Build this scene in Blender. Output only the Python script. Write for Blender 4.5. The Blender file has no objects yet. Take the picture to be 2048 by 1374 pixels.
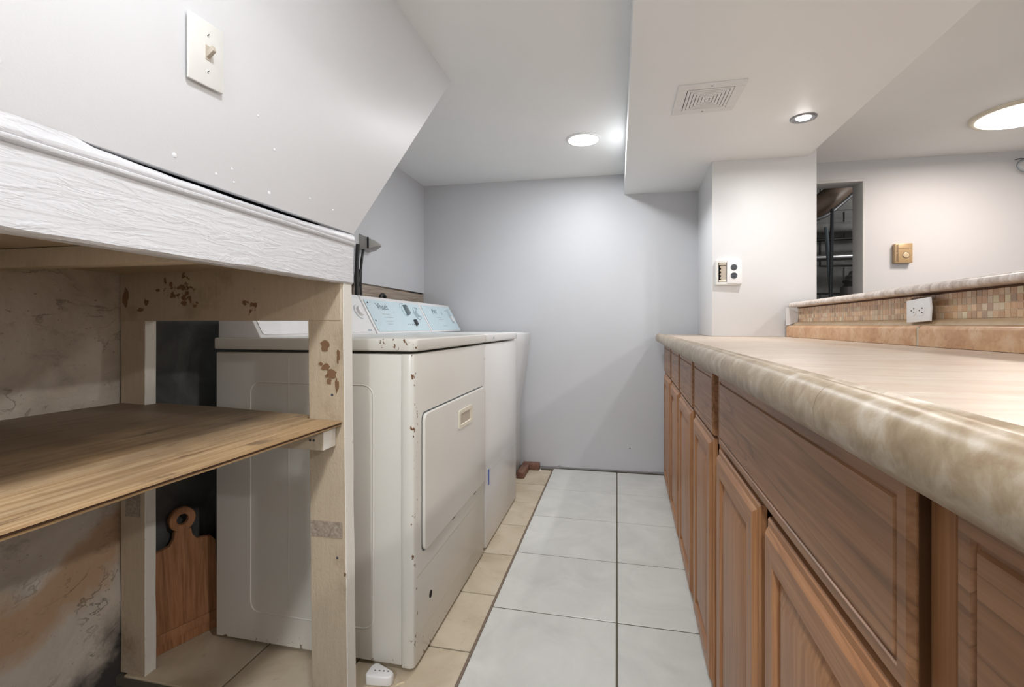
import bpy, bmesh, math, random
from mathutils import Vector, Matrix, noise
random.seed(7)
S = bpy.context.scene
C = S.collection

# ------------------------------------------------------------------ camera
YAW = math.atan(210/950.0)
cam = bpy.data.cameras.new('camera')
cam.sensor_fit = 'HORIZONTAL'; cam.sensor_width = 36.0
cam.lens = 36.0*950/2048
cam.shift_y = -(687-651)/2048.0
cam.clip_start = 0.02
camo = bpy.data.objects.new('camera', cam); C.objects.link(camo)
camo.location = (0, 0, 1.0)
camo.rotation_euler = (math.pi/2, 0, YAW)
S.camera = camo

# ------------------------------------------------------------------ world / exposure
w = bpy.data.worlds.new('world'); S.world = w; w.use_nodes = True
w.node_tree.nodes['Background'].inputs[0].default_value = (0.8, 0.85, 1, 1)
w.node_tree.nodes['Background'].inputs[1].default_value = 0.05
vs = S.view_settings
vs.view_transform = 'Standard'; vs.look = 'None'; vs.gamma = 1.0; vs.use_curve_mapping = False
vs.exposure = 0.22
P_LED, P_SPOT, P_DOME, P_FILL, P_AISLE = 8.5, 4.6, 10.0, 34.0, 6.8
COOL = (0.955, 0.975, 1.0); NEUT = (1.0, 0.97, 0.95); WARM = (1.0, 0.85, 0.75)

# ------------------------------------------------------------------ material helpers
def srgb(r, g, b):
    f = lambda c: (c/255/12.92) if c/255 <= .04045 else ((c/255+.055)/1.055)**2.4
    return (f(r), f(g), f(b), 1)

class NT:
    def __init__(s, name):
        s.m = bpy.data.materials.new(name); s.m.use_nodes = True
        s.t = s.m.node_tree; s.b = s.t.nodes['Principled BSDF']
        s._co = None
    def n(s, typ, **k):
        x = s.t.nodes.new(typ)
        for a, v in k.items(): setattr(x, a, v)
        return x
    def L(s, a, b): s.t.links.new(a, b)
    def setv(s, inp, v):
        if hasattr(v, 'is_linked') or isinstance(v, bpy.types.NodeSocket): s.L(v, inp)
        else: inp.default_value = v
    def co(s, scale=(1, 1, 1), rnd=0.0, rot=(0, 0, 0)):
        tc = s.n('ShaderNodeTexCoord'); mp = s.n('ShaderNodeMapping')
        mp.inputs['Scale'].default_value = scale; mp.inputs['Rotation'].default_value = rot
        v = tc.outputs['Object']
        if rnd:
            oi = s.n('ShaderNodeObjectInfo'); vm = s.n('ShaderNodeVectorMath', operation='MULTIPLY_ADD')
            s.L(oi.outputs['Random'], vm.inputs[0]); vm.inputs[1].default_value = (rnd, rnd*1.7, rnd*.6)
            s.L(v, vm.inputs[2]); v = vm.outputs[0]
        s.L(v, mp.inputs['Vector'])
        return mp.outputs[0]
    def noise(s, co, scale=5, detail=4, rough=.55, dist=0):
        x = s.n('ShaderNodeTexNoise'); s.L(co, x.inputs['Vector'])
        x.inputs['Scale'].default_value = scale; x.inputs['Detail'].default_value = detail
        x.inputs['Roughness'].default_value = rough; x.inputs['Distortion'].default_value = dist
        return x.outputs['Fac']
    def voro(s, co, scale=5, feature='F1', rand=1):
        x = s.n('ShaderNodeTexVoronoi', feature=feature); s.L(co, x.inputs['Vector'])
        x.inputs['Scale'].default_value = scale; x.inputs['Randomness'].default_value = rand
        return x.outputs['Distance']
    def wave(s, co, scale=5, dist=3, detail=2, dscale=1, direction='X'):
        x = s.n('ShaderNodeTexWave', bands_direction=direction); s.L(co, x.inputs['Vector'])
        x.inputs['Scale'].default_value = scale; x.inputs['Distortion'].default_value = dist
        x.inputs['Detail'].default_value = detail; x.inputs['Detail Scale'].default_value = dscale
        return x.outputs['Fac']
    def ramp(s, fac, stops):
        x = s.n('ShaderNodeValToRGB'); s.L(fac, x.inputs[0])
        e = x.color_ramp.elements
        while len(e) < len(stops): e.new(.5)
        for i, (p, c) in enumerate(stops):
            e[i].position = p; e[i].color = c if len(c) == 4 else (*c, 1)
        return x.outputs[0]
    def step(s, fac, a, b):           # 0..1 smooth between a and b
        x = s.n('ShaderNodeMapRange'); x.clamp = True
        s.L(fac, x.inputs[0]); x.inputs[1].default_value = a; x.inputs[2].default_value = b
        return x.outputs[0]
    def math(s, op, a, b=0.0):
        x = s.n('ShaderNodeMath', operation=op); s.setv(x.inputs[0], a); s.setv(x.inputs[1], b)
        return x.outputs[0]
    def mix(s, f, a, b):
        x = s.n('ShaderNodeMix', data_type='RGBA'); s.setv(x.inputs[0], f); s.setv(x.inputs[6], a); s.setv(x.inputs[7], b)
        return x.outputs[2]
    def xyz(s, v):
        x = s.n('ShaderNodeSeparateXYZ'); s.L(v, x.inputs[0]); return x.outputs
    def bump(s, h, strength=.3, dist=.01):
        x = s.n('ShaderNodeBump'); s.L(h, x.inputs['Height'])
        x.inputs['Strength'].default_value = strength; x.inputs['Distance'].default_value = dist
        s.L(x.outputs[0], s.b.inputs['Normal']); return x
    def fin(s, col=None, rough=.5, metal=0, spec=None):
        if col is not None: s.setv(s.b.inputs['Base Color'], col)
        s.setv(s.b.inputs['Roughness'], rough); s.b.inputs['Metallic'].default_value = metal
        if spec is not None: s.b.inputs['Specular IOR Level'].default_value = spec
        return s.m

def plain(name, col, rough=.5, metal=0, nb=0, ns=200):
    t = NT(name)
    if nb: t.bump(t.noise(t.co(), ns, 2), nb, .002)
    c = t.noise(t.co(), 30, 3)
    k = t.mix(t.step(c, .3, .7), tuple(x*.96 for x in col[:3])+(1,), col)
    return t.fin(k, rough, metal)
def emit(name, col, st):
    t = NT(name); t.b.inputs['Base Color'].default_value = (.9, .9, .9, 1)
    t.b.inputs['Emission Color'].default_value = (*col, 1); t.b.inputs['Emission Strength'].default_value = st
    return t.m
M = {}
def m_paint(name, col, rough=.55, mott=.03, b=.08):
    t = NT(name); co = t.co()
    n = t.noise(co, 3.0, 4)
    c = t.mix(n, tuple(x*(1-mott) for x in col[:3])+(1,), tuple(min(1, x*(1+mott)) for x in col[:3])+(1,))
    t.bump(t.noise(co, 260, 2), b, .002)
    return t.fin(c, rough)
M['wall'] = m_paint('wall_paint', (.60, .61, .635, 1), .5)
M['wall_far'] = m_paint('white_wall_paint', (.86, .86, .86, 1), .5)
M['pier'] = m_paint('pier_paint', (.74, .745, .755, 1), .5)
M['stairwall'] = m_paint('stair_wall_paint', (.77, .785, .81, 1), .46)
M['ceil'] = m_paint('ceiling_paint', (.87, .88, .88, 1), .6)
def m_apron():
    t = NT('thick_brushed_white_paint'); co = t.co((14, 3.2, 26), rot=(.10, 0, 0))
    n = t.noise(co, 3.2, 5, .6, .8); v = t.noise(t.co(), 55, 3)
    drip = t.noise(t.co((40, 10, 40)), 1.2, 3, .6, 1.0)
    h = t.math('ADD', t.math('MULTIPLY', t.step(n, .35, .62), .7), t.math('MULTIPLY', t.step(v, .6, .75), .25))
    h = t.math('ADD', h, t.math('MULTIPLY', t.step(drip, .52, .60), .6))
    t.bump(h, .30, .003)
    return t.fin((.69, .70, .73, 1), .34)
M['apron'] = m_apron()
def m_frame():
    # aged cream paint on rough lumber, white where it faces the room (+X), brown where chipped
    t = NT('aged_cream_painted_lumber'); co = t.co()
    fib = t.noise(t.co((40, 40, 4)), 2.5, 4, .6, .5)
    base = t.mix(fib, (.46, .37, .26, 1), (.60, .50, .37, 1))
    st = t.step(t.noise(co, 7, 5, .65), .56, .72)
    base = t.mix(t.math('MULTIPLY', st, .65), base, (.26, .18, .11, 1))
    g = t.n('ShaderNodeNewGeometry'); nx = t.xyz(g.outputs['Normal'])[0]
    rag = t.noise(co, 60, 3)
    white = t.step(t.math('ADD', nx, t.math('MULTIPLY', t.math('SUBTRACT', rag, .5), .6)), .55, .65)
    base = t.mix(white, base, (.78, .76, .70, 1))
    chip = t.step(t.math('MULTIPLY', t.noise(co, 42, 4, .6), t.step(t.noise(t.co((1, 1, 1), rnd=3.0), 5.5, 2), .42, .66)), .50, .55)
    base = t.mix(chip, base, (.19, .10, .05, 1))
    h = t.math('SUBTRACT', t.noise(t.co((30, 30, 12)), 6, 4, .6, 1), t.math('MULTIPLY', chip, .8))
    t.bump(h, .4, .004)
    return t.fin(base, .6)
M['frame'] = m_frame()
def m_plaster():
    t = NT('stained_old_plaster'); co = t.co(); x, y, z = t.xyz(co)
    a = t.noise(co, 3.5, 6, .62, .6)
    base = t.ramp(a, [(.25, (.34, .29, .24)), (.42, (.52, .46, .38)), (.58, (.63, .57, .49)), (.8, (.72, .67, .60))])
    # ochre bare patch running up toward the corner, dark blotches low in the corner
    d = t.math('ADD', t.math('SUBTRACT', z, t.math('MULTIPLY', y, .42)), t.math('MULTIPLY', t.math('SUBTRACT', t.noise(co, 5, 5, .6), .5), .30))
    band = t.math('MULTIPLY', t.step(d, -.21, -.14), t.math('SUBTRACT', 1.0, t.step(d, -.02, .03)))
    base = t.mix(t.math('MULTIPLY', band, .75), base, (.50, .30, .16, 1))
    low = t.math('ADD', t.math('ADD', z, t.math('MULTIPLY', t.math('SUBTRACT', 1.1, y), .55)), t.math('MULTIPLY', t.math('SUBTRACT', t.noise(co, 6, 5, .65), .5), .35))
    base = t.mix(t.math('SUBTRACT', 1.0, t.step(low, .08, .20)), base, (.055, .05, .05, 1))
    ck = t.noise(t.co((1, 1.2, 2.4), rot=(.3, 0, 0)), 3.2, 6, .62, .5)
    cr = t.math('SUBTRACT', 1.0, t.step(t.math('ABSOLUTE', t.math('SUBTRACT', ck, .52)), .002, .012))
    cr = t.math('MULTIPLY', cr, t.step(t.noise(co, 4.5, 3), .54, .66))
    base = t.mix(t.math('MULTIPLY', cr, .5), base, (.12, .10, .08, 1))
    blot = t.step(t.noise(t.co((1, 1, 1.8)), 9, 6, .75), .56, .74)
    base = t.mix(t.math('MULTIPLY', blot, .6), base, (.17, .14, .12, 1))
    spk = t.step(t.noise(co, 70, 3, .6), .66, .74)
    base = t.mix(t.math('MULTIPLY', spk, .6), base, (.13, .10, .08, 1))
    h = t.math('SUBTRACT', a, t.math('MULTIPLY', cr, .5))
    t.bump(t.math('ADD', h, t.math('MULTIPLY', t.noise(co, 60, 4), .25)), .6, .012)
    return t.fin(base, .85)
M['plaster'] = m_plaster()
def m_wood(name, axis, dark, mid, light, rough=.38, sc=1.0, rings=.45):
    """axis = grain direction (0,1,2)."""
    t = NT(name)
    s1 = [9*sc, 9*sc, 9*sc]; s1[axis] = .55*sc
    s2 = [130*sc, 130*sc, 130*sc]; s2[axis] = 4*sc
    big = t.noise(t.co(tuple(s1), rnd=7.0), .9, 3, .5, .6)
    wv = t.math('FRACT', t.math('MULTIPLY', big, 11.0))
    line = t.math('MULTIPLY', t.step(wv, .74, .95), t.math('SUBTRACT', 1.0, t.step(wv, .96, 1.0)))
    fine = t.noise(t.co(tuple(s2), rnd=3.0), 1.0, 3, .6)
    c = t.ramp(fine, [(.28, dark), (.50, mid), (.72, light)])
    c = t.mix(t.math('MULTIPLY', line, rings), c, tuple(q*.42 for q in dark[:3])+(1,))
    tone = t.noise(t.co((2, 2, 2), rnd=5.0), 1.5, 2)
    c = t.mix(t.math('MULTIPLY', t.step(tone, .35, .7), .25), c, light)
    t.bump(fine, .10, .002)
    t.b.inputs['Specular IOR Level'].default_value = .35
    return t.fin(c, rough)
oak = ((.275, .118, .048, 1), (.36, .168, .074, 1), (.45, .235, .112, 1))
oakd = ((.22, .105, .048, 1), (.30, .148, .070, 1), (.38, .20, .105, 1))
M['oak_v'] = m_wood('oak_vertical_grain', 2, *oak, rings=.30)
M['oak_h'] = m_wood('oak_lengthwise_grain', 1, *oak, rings=.35)
M['oak_d'] = m_wood('oak_cathedral_grain', 1, *oakd, rings=.55)
def m_ply():
    t = NT('stained_plywood'); co = t.co()
    f = t.noise(t.co((70, 1.6, 70)), 1.3, 4, .6, .3)
    c = t.ramp(f, [(.30, (.36, .22, .10)), (.5, (.55, .37, .20)), (.68, (.68, .50, .30))])
    x = t.xyz(co)[0]
    m = t.math('ADD', t.math('MULTIPLY', x, 1.1), t.math('MULTIPLY', t.math('SUBTRACT', t.noise(t.co((2.0, .8, 1)), 3.5, 5, .6, .4), .5), .9))
    st = t.math('SUBTRACT', 1.0, t.step(m, -.02, .42))
    c = t.mix(t.math('MULTIPLY', st, .78), c, (.105, .08, .062, 1))
    sp = t.step(t.noise(t.co((16, 4.5, 1)), 1.6, 5, .6), .60, .68)
    c = t.mix(t.math('MULTIPLY', sp, .6), c, (.09, .05, .03, 1))
    t.bump(f, .2, .003)
    return t.fin(c, .55)
M['ply'] = m_ply()
M['ply_edge'] = m_wood('plywood_edge', 1, (.20, .12, .05, 1), (.30, .19, .09, 1), (.40, .27, .14, 1), .7, rings=.2)
M['oldboard'] = m_wood('weathered_grey_board', 1, (.25, .19, .14, 1), (.36, .29, .23, 1), (.46, .40, .33, 1), .8, rings=.3)
M['paddle'] = m_wood('cutting_board_wood', 2, (.26, .115, .05, 1), (.36, .17, .08, 1), (.44, .23, .12, 1), .5, rings=.3)
M['chipwood'] = plain('bare_brown_wood', (.22, .12, .06, 1), .8)
M['darkwood'] = m_wood('dark_wood_scrap', 1, (.13, .06, .04, 1), (.2, .1, .07, 1), (.26, .14, .10, 1), .6)
def m_tile(name, a, b, c, rough, spots=0.0, spotc=(.3, .22, .15, 1)):
    t = NT(name); co = t.co(rnd=9.0)
    n = t.noise(co, 5, 6, .6, .8)
    k = t.ramp(n, [(.3, a), (.5, b), (.7, c)])
    if spots:
        k = t.mix(t.math('MULTIPLY', t.step(t.noise(co, 30, 5, .65), .62, .74), spots), k, spotc)
    t.bump(t.noise(co, 70, 3), .05, .002)
    return t.fin(k, rough)
M['tile_white'] = m_tile('grey_white_porcelain', (.61, .615, .585), (.68, .685, .65), (.74, .745, .71), .28, .12, (.4, .4, .38, 1))
M['tile_beige'] = m_tile('beige_ceramic', (.50, .41, .29), (.60, .51, .38), (.67, .59, .46), .42, .5)
M['grout'] = plain('dirty_grout', (.12, .105, .075, 1), .9)
M['mortar'] = plain('reddish_mortar_edge', (.24, .17, .13, 1), .9)
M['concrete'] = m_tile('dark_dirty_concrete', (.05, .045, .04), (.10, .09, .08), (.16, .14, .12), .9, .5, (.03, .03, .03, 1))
def m_counter(name, a, b, c, dark, k=.35, sc=(8, 1.6, 8)):
    t = NT(name)
    n = t.noise(t.co(sc), 2.4, 6, .62, .5)
    col = t.ramp(n, [(.3, a), (.5, b), (.72, c)])
    f = t.noise(t.co(), 45, 5, .7)
    col = t.mix(t.math('MULTIPLY', t.step(f, .52, .70), k), col, dark)
    t.bump(f, .10, .002)
    return t.fin(col, .35)
M['counter'] = m_counter('travertine_look_tile', (.47, .34, .25, 1), (.54, .44, .35, 1), (.62, .55, .47, 1), (.42, .28, .19, 1), .4, (2.2, 12, 9))
M['counter_edge'] = m_counter('travertine_look_edge', (.24, .17, .095, 1), (.36, .275, .175, 1), (.54, .47, .38, 1), (.25, .15, .08, 1), .6, (11, 11, 11))
M['splash'] = m_counter('orange_tan_travertine', (.44, .22, .10, 1), (.55, .32, .165, 1), (.66, .47, .30, 1), (.36, .17, .075, 1), .75, (6, 6, 6))
M['ledge'] = m_counter('tan_ledge_tile', (.42, .28, .16, 1), (.52, .37, .22, 1), (.60, .46, .30, 1), (.34, .22, .13, 1), .5, (6, 3, 6))
M['bartop'] = m_counter('mottled_bar_stone', (.36, .28, .23, 1), (.62, .54, .48, 1), (.80, .76, .72, 1), (.28, .20, .17, 1), .7, (3, 14, 3))
M['grout_l'] = plain('pale_grout', (.70, .55, .42, 1), .9)
M['grout_g'] = plain('grey_beige_grout', (.55, .48, .38, 1), .9)
M['grout_w'] = plain('white_grout', (.80, .76, .70, 1), .8)
M['glue'] = plain('dark_brown_adhesive', (.10, .05, .03, 1), .8)
mos = [(.50, .29, .15), (.42, .24, .13), (.33, .20, .12), (.55, .36, .21), (.46, .36, .24), (.56, .48, .35), (.28, .19, .13), (.60, .42, .27)]
mos = [tuple(1.22*(a*.64+b_*.36) for a, b_ in zip(c, (.50, .36, .23))) for c in mos]
for i, c in enumerate(mos): M['mos%d' % i] = plain('mosaic_glass_%d' % i, (*c, 1), .22)
M['mos8'] = plain('mosaic_glass_8', (.75, .65, .42, 1), .2)
def m_enamel(name, col, rust=1.0):
    t = NT(name); co = t.co(); x, y, z = t.xyz(co)
    c = t.mix(t.noise(co, 2.5, 3), tuple(q*.95 for q in col[:3])+(1,), col)
    # chips: commoner close to the floor and along front edges
    edge = t.math('MAXIMUM', t.math('SUBTRACT', 1.0, t.step(z, .0, .22)), t.math('MULTIPLY', t.step(x, .62, .68), t.math('SUBTRACT', 1.0, t.step(y, .01, .09))))
    edge = t.math('MULTIPLY', edge, t.math('SUBTRACT', 1.0, t.step(y, .25, .6)))
    edge = t.math('MAXIMUM', edge, t.math('MULTIPLY', t.math('MULTIPLY', t.step(z, .925, .932), t.math('SUBTRACT', 1.0, t.step(y, .005, .02))), t.step(x, .45, .55)))
    edge = t.math('MAXIMUM', edge, .10)
    r = t.math('MULTIPLY', t.noise(t.co((1, 1, .6)), 60, 4, .6), t.math('ADD', .62, t.math('MULTIPLY', edge, .38)))
    chip = t.math('MULTIPLY', t.step(r, .60, .63), rust)
    c = t.mix(chip, c, (.17, .09, .045, 1))
    return t.fin(c, .24)
M['enamel'] = m_enamel('yellowed_white_enamel', (.73, .715, .66, 1))
M['enamel_w'] = m_enamel('white_enamel', (.80, .80, .79, 1), .15)
M['console_w'] = plain('white_console_plastic', (.82, .82, .83, 1), .35)
M['console_b'] = plain('pale_blue_console_decal', (.60, .74, .80, 1), .3)
M['print_g'] = plain('grey_blue_print', (.14, .20, .24, 1), .5)
M['print_l'] = plain('light_grey_print', (.48, .56, .60, 1), .5)
M['knob_g'] = plain('grey_plastic', (.20, .26, .29, 1), .35)
M['knob_d'] = plain('dark_grey_plastic', (.06, .07, .08, 1), .4)
M['cream'] = plain('cream_plastic', (.80, .75, .62, 1), .4)
M['ivory'] = plain('ivory_plastic', (.76, .76, .73, 1), .35)
M['tanplastic'] = plain('aged_tan_plastic', (.52, .46, .38, 1), .45)
M['white'] = plain('white_plastic', (.84, .84, .84, 1), .35)
M['vent'] = plain('vent_white', (.78, .78, .78, 1), .5)
M['dark'] = plain('dark_cavity', (.015, .013, .012, 1), .9)
M['shadowgap'] = plain('vent_gap_grey', (.12, .12, .12, 1), .9)
M['black'] = plain('black_rubber', (.022, .022, .022, 1), .5)
M['steel'] = plain('brushed_steel', (.55, .55, .56, 1), .3, .9)
M['gunmetal'] = plain('gunmetal_trim', (.30, .30, .31, 1), .3, .8)
M['greymetal'] = plain('grey_metal_plate', (.42, .42, .40, 1), .45, .3)
M['jamb'] = plain('grey_jamb_paint', (.60, .61, .61, 1), .5)
M['gold'] = plain('gold_tan_plastic', (.47, .33, .18, 1), .35, .25)
M['gold_d'] = plain('dark_bronze', (.13, .08, .04, 1), .5)
M['gold_l'] = plain('light_gold', (.62, .50, .33, 1), .35, .2)
M['blue'] = plain('blue_tape', (.03, .13, .55, 1), .5)
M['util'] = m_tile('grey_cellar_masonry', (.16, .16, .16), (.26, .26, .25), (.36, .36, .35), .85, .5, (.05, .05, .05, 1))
M['darkwall'] = m_tile('dark_grey_wall', (.05, .055, .055), (.085, .09, .09), (.15, .155, .15), .8, .5, (.03, .03, .03, 1))
M['duct'] = plain('brown_duct_wrap', (.20, .14, .10, 1), .5)
M['flex'] = plain('grey_flexible_duct', (.22, .22, .22, 1), .45, .4)
M['crumb'] = plain('pale_wood_splinter', (.75, .62, .42, 1), .7)
M['led'] = emit('lit_led_lens', COOL, 9)
M['bulb'] = emit('lit_spot_bulb', NEUT, 20)
M['domeglass'] = emit('lit_dome_glass', (1, .95, .86), 5)

# ------------------------------------------------------------------ mesh helpers
BASE = {}
class MB:
    def __init__(s): s.v = []; s.f = []; s.mi = []
    def add(s, vs_, fs, mi=0):
        o = len(s.v); s.v += [tuple(p) for p in vs_]
        for f in fs: s.f.append(tuple(i+o for i in f)); s.mi.append(mi)
        return s
    def box(s, x0, y0, z0, x1, y1, z1, mi=0):
        v = [(x0,y0,z0),(x1,y0,z0),(x1,y1,z0),(x0,y1,z0),(x0,y0,z1),(x1,y0,z1),(x1,y1,z1),(x0,y1,z1)]
        return s.add(v, [(3,2,1,0),(4,5,6,7),(0,1,5,4),(1,2,6,5),(2,3,7,6),(3,0,4,7)], mi)
    def prism(s, poly, axis, a, b, mi=0):
        """poly: 2-D points in the plane of the two other axes (in axis order)."""
        def p(q, t):
            l = list(q); l.insert(axis, t); return tuple(l)
        n = len(poly)
        v = [p(q, a) for q in poly]+[p(q, b) for q in poly]
        f = [tuple(range(n-1, -1, -1)), tuple(range(n, 2*n))]+[(i, (i+1) % n, n+(i+1) % n, n+i) for i in range(n)]
        return s.add(v, f, mi)
    def loft(s, rings, mi=0, cap=True, closed=True):
        n = len(rings[0]); v = [p for r in rings for p in r]; f = []
        for k in range(len(rings)-1):
            for i in range(n if closed else n-1):
                f.append((k*n+i, k*n+(i+1) % n, (k+1)*n+(i+1) % n, (k+1)*n+i))
        if cap: f += [tuple(range(n-1, -1, -1)), tuple(range((len(rings)-1)*n, len(rings)*n))]
        return s.add(v, f, mi)
    def lathe(s, prof, c, axis=2, n=24, mi=0):
        rings = []
        for r, h in prof:
            ring = []
            for i in range(n):
                a = 2*math.pi*i/n; q = [r*math.cos(a), r*math.sin(a)]; q.insert(axis, h)
                ring.append(tuple(q[j]+c[j] for j in range(3)))
            rings.append(ring)
        return s.loft(rings, mi)
    def tube(s, pts, r, n=10, mi=0):
        pts = [Vector(p) for p in pts]; rings = []
        up = Vector((0.13, .2, 1)).normalized()
        for i, p in enumerate(pts):
            d = (pts[min(i+1, len(pts)-1)]-pts[max(i-1, 0)]).normalized()
            a = d.cross(up)
            if a.length < .05: a = d.cross(Vector((1, 0, 0)))
            a.normalize(); b = d.cross(a)
            rr = r[i] if isinstance(r, (list, tuple)) else r
            rings.append([tuple(p+a*math.cos(2*math.pi*k/n)*rr+b*math.sin(2*math.pi*k/n)*rr) for k in range(n)])
        return s.loft(rings, mi)
    def build(s, name, mat, parent=None, bevel=0, seg=2, smooth=None, base=None, xf=None):
        if base is None: base = BASE.get(parent.name, (0, 0, 0)) if parent else (0, 0, 0)
        me = bpy.data.meshes.new(name)
        vv = [xf @ Vector(p) for p in s.v] if xf else s.v
        me.from_pydata([(p[0]-base[0], p[1]-base[1], p[2]-base[2]) for p in vv], [], s.f)
        mats = mat if isinstance(mat, (list, tuple)) else [mat]
        for m in mats: me.materials.append(M[m] if isinstance(m, str) else m)
        for p, i in zip(me.polygons, s.mi): p.material_index = i
        bm = bmesh.new(); bm.from_mesh(me)
        bmesh.ops.recalc_face_normals(bm, faces=bm.faces)
        if bevel:
            es = [e for e in bm.edges if len(e.link_faces) == 2 and e.calc_face_angle(0) > .6]
            bmesh.ops.bevel(bm, geom=es, offset=bevel, segments=seg, profile=.5, affect='EDGES', clamp_overlap=True)
        bm.to_mesh(me); bm.free()
        if smooth is not None or bevel:
            for p in me.polygons: p.use_smooth = True
            me.set_sharp_from_angle(angle=math.radians(smooth or 35))
        o = bpy.data.objects.new(name, me); C.objects.link(o)
        if parent: o.parent = parent
        else:
            o.location = base
        return o
def arc(p0, p1, p2, n=12):
    p0, p1, p2 = Vector(p0), Vector(p1), Vector(p2)
    return [p0*(1-t)**2+p1*2*t*(1-t)+p2*t*t for t in [i/n for i in range(n+1)]]
def spline(pts, n=8):
    P = [Vector(p) for p in pts]; P = [P[0]*2-P[1]]+P+[P[-1]*2-P[-2]]; out = []
    for i in range(1, len(P)-2):
        for k in range(n):
            t = k/n; a, b, c, d = P[i-1:i+3]
            out.append(.5*((2*b)+(c-a)*t+(2*a-5*b+4*c-d)*t*t+(3*b-a-3*c+d)*t**3))
    out.append(P[-2]); return out
def tag(o, label, cat, group=None, kind=None):
    if label: o['label'] = label
    if cat: o['category'] = cat
    if group: o['group'] = group
    if kind: o['kind'] = kind
    return o
def struct(o, label=None):
    o['kind'] = 'structure'
    if label: o['label'] = label
    return o
CABB = math.atan(236/950.0)-YAW
RC = Matrix.Rotation(-CABB, 4, 'Z')
def thing(name, label, cat, loc, group=None, cab=False, kind=None):
    o = bpy.data.objects.new(name, None); C.objects.link(o); o.empty_display_size = .05
    if cab:
        o.location = RC @ Vector(loc); o.rotation_euler = (0, 0, -CABB)
    else: o.location = loc
    BASE[o.name] = tuple(loc)
    if kind: o['kind'] = kind
    return tag(o, label, cat, group)
def text(name, body, size, mtx, parent, mat, depth=.0006):
    cu = bpy.data.curves.new('t', 'FONT'); cu.body = body; cu.size = size; cu.extrude = depth; cu.align_x = 'CENTER'; cu.align_y = 'CENTER'
    ob = bpy.data.objects.new('t', cu); C.objects.link(ob)
    me = bpy.data.meshes.new_from_object(ob.evaluated_get(bpy.context.evaluated_depsgraph_get()))
    bpy.data.objects.remove(ob)
    me.transform(mtx); me.materials.clear(); me.materials.append(M[mat])
    b = BASE.get(parent.name, (0, 0, 0)); me.transform(Matrix.Translation((-b[0], -b[1], -b[2])))
    o = bpy.data.objects.new(name, me); C.objects.link(o); o.parent = parent
    return o
def arealight(name, loc, size, power, col, parent=None, spread=180, base=None):
    l = bpy.data.lights.new(name, 'AREA'); l.shape = 'DISK'; l.size = size; l.energy = power; l.color = col
    l.spread = math.radians(spread)
    o = bpy.data.objects.new(name, l); C.objects.link(o)
    b = BASE.get(parent.name, (0, 0, 0)) if parent else (0, 0, 0)
    o.location = (loc[0]-b[0], loc[1]-b[1], loc[2]-b[2])
    if parent: o.parent = parent
    return o

# ================================================================== SETTING
XL, XR, YB, YR, ZC = -1.41, 2.75, 3.325, -2.3, 2.03
XS = -.685                                       # room-side face of the stair enclosure
def yw(x): return YB + .025*x                     # back wall, very slightly askew

# ---- floor: sub-base, white porcelain tiles, beige strip
fl = MB(); fl.box(-.433, YR, -.05, XR+.1, 3.60, -.0018)
floor = struct(fl.build('floor', 'grout'), 'dark grout bed under the pale floor tiles')
BASE[floor.name] = (0, 0, 0)
tm = MB(); tm.box(-.2075, -.2075, -.010, .2075, .2075, 0.0)
wt = None
TY = [1.2185+.418*k for k in range(-8, 5)]
def ftile(parent, cx, cy, sx, sy, zt, th, mat, cache={}):
    key = (round(sx, 3), round(sy, 3), mat)
    if key not in cache:
        b = MB(); b.box(-sx/2, -sy/2, -th, sx/2, sy/2, 0)
        o = b.build('floor_tile', mat, parent, bevel=.0018, seg=1)
        cache[key] = o.data
    else:
        o = bpy.data.objects.new('floor_tile', cache[key]); C.objects.link(o); o.parent = parent
    o.location = (cx, cy, zt)
    o.rotation_euler = (random.uniform(-.0015, .0015), random.uniform(-.0015, .0015), 0)
    return o
for y in TY:
    y1 = y+.418
    sy = .4132
    if y1 > 3.31: continue
    ftile(floor, -.217, y+.209, .4280, sy, 0, .010, 'tile_white')
    ftile(floor, .209, y+.209, .4125, sy, 0, .010, 'tile_white')
b = MB(); b.box(-.439, YR, -.02, -.432, 3.31, -.0035)
b.build('tile_edge_mortar', 'mortar', floor)
fb = MB(); fb.box(XL-.05, 1.088, -.06, -.439, 3.40, -.010)
floorb = struct(fb.build('floor', 'grout'), 'brown grout bed under the beige tiles by the machines')
BX = [(-1.405, -1.389), (-1.383, -1.076), (-1.070, -.763), (-.757, -.442)]
for k in range(7):
    y0 = 1.088+.313*k
    for (x0, x1) in BX[1:]:
        ftile(floorb, (x0+x1)/2, y0+.1565, x1-x0, .3065 if k < 6 else .297, -.005, .008, 'tile_beige')
fc = MB(); fc.box(XL-.05, YR, -.10, -.439, 1.088, -.035)
struct(fc.build('floor', 'concrete'), 'dark bare concrete under the shelf')

# ---- left wall: lumpy stained plaster below, drywall above the machines
def lumpy_wall():
    ny, nz = 150, 80; y0, y1, z0, z1 = YR, 3.45, -.1, 2.05
    v = []; f = []
    for j in range(nz+1):
        for i in range(ny+1):
            y = y0+(y1-y0)*i/ny; z = z0+(z1-z0)*j/nz
            d = noise.fractal(Vector((y*4, z*4, 1.3)), .9, 2.0, 5)*.007+noise.noise(Vector((y*1.3, z*1.7, 4)))*.006
            v.append((XL-.004+d, y, z))
    for j in range(nz):
        for i in range(ny):
            a = j*(ny+1)+i; f.append((a, a+1, a+ny+2, a+ny+1))
    return v, f
b = MB(); v, f = lumpy_wall(); b.add(v, f)
b.box(XL-.12, YR, -.1, XL-.02, 3.45, 2.05)
wl = struct(b.build('wall_left', 'plaster', smooth=80), 'old stained plaster wall under the stairs')
b = MB(); b.prism([(1.16, 1.238), (3.33, 1.238), (3.33, ZC+.005), (1.16, ZC+.005)], 0, XL, XL+.016)
struct(b.build('wall_left', 'wall'), 'grey painted drywall above the appliances')
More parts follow.
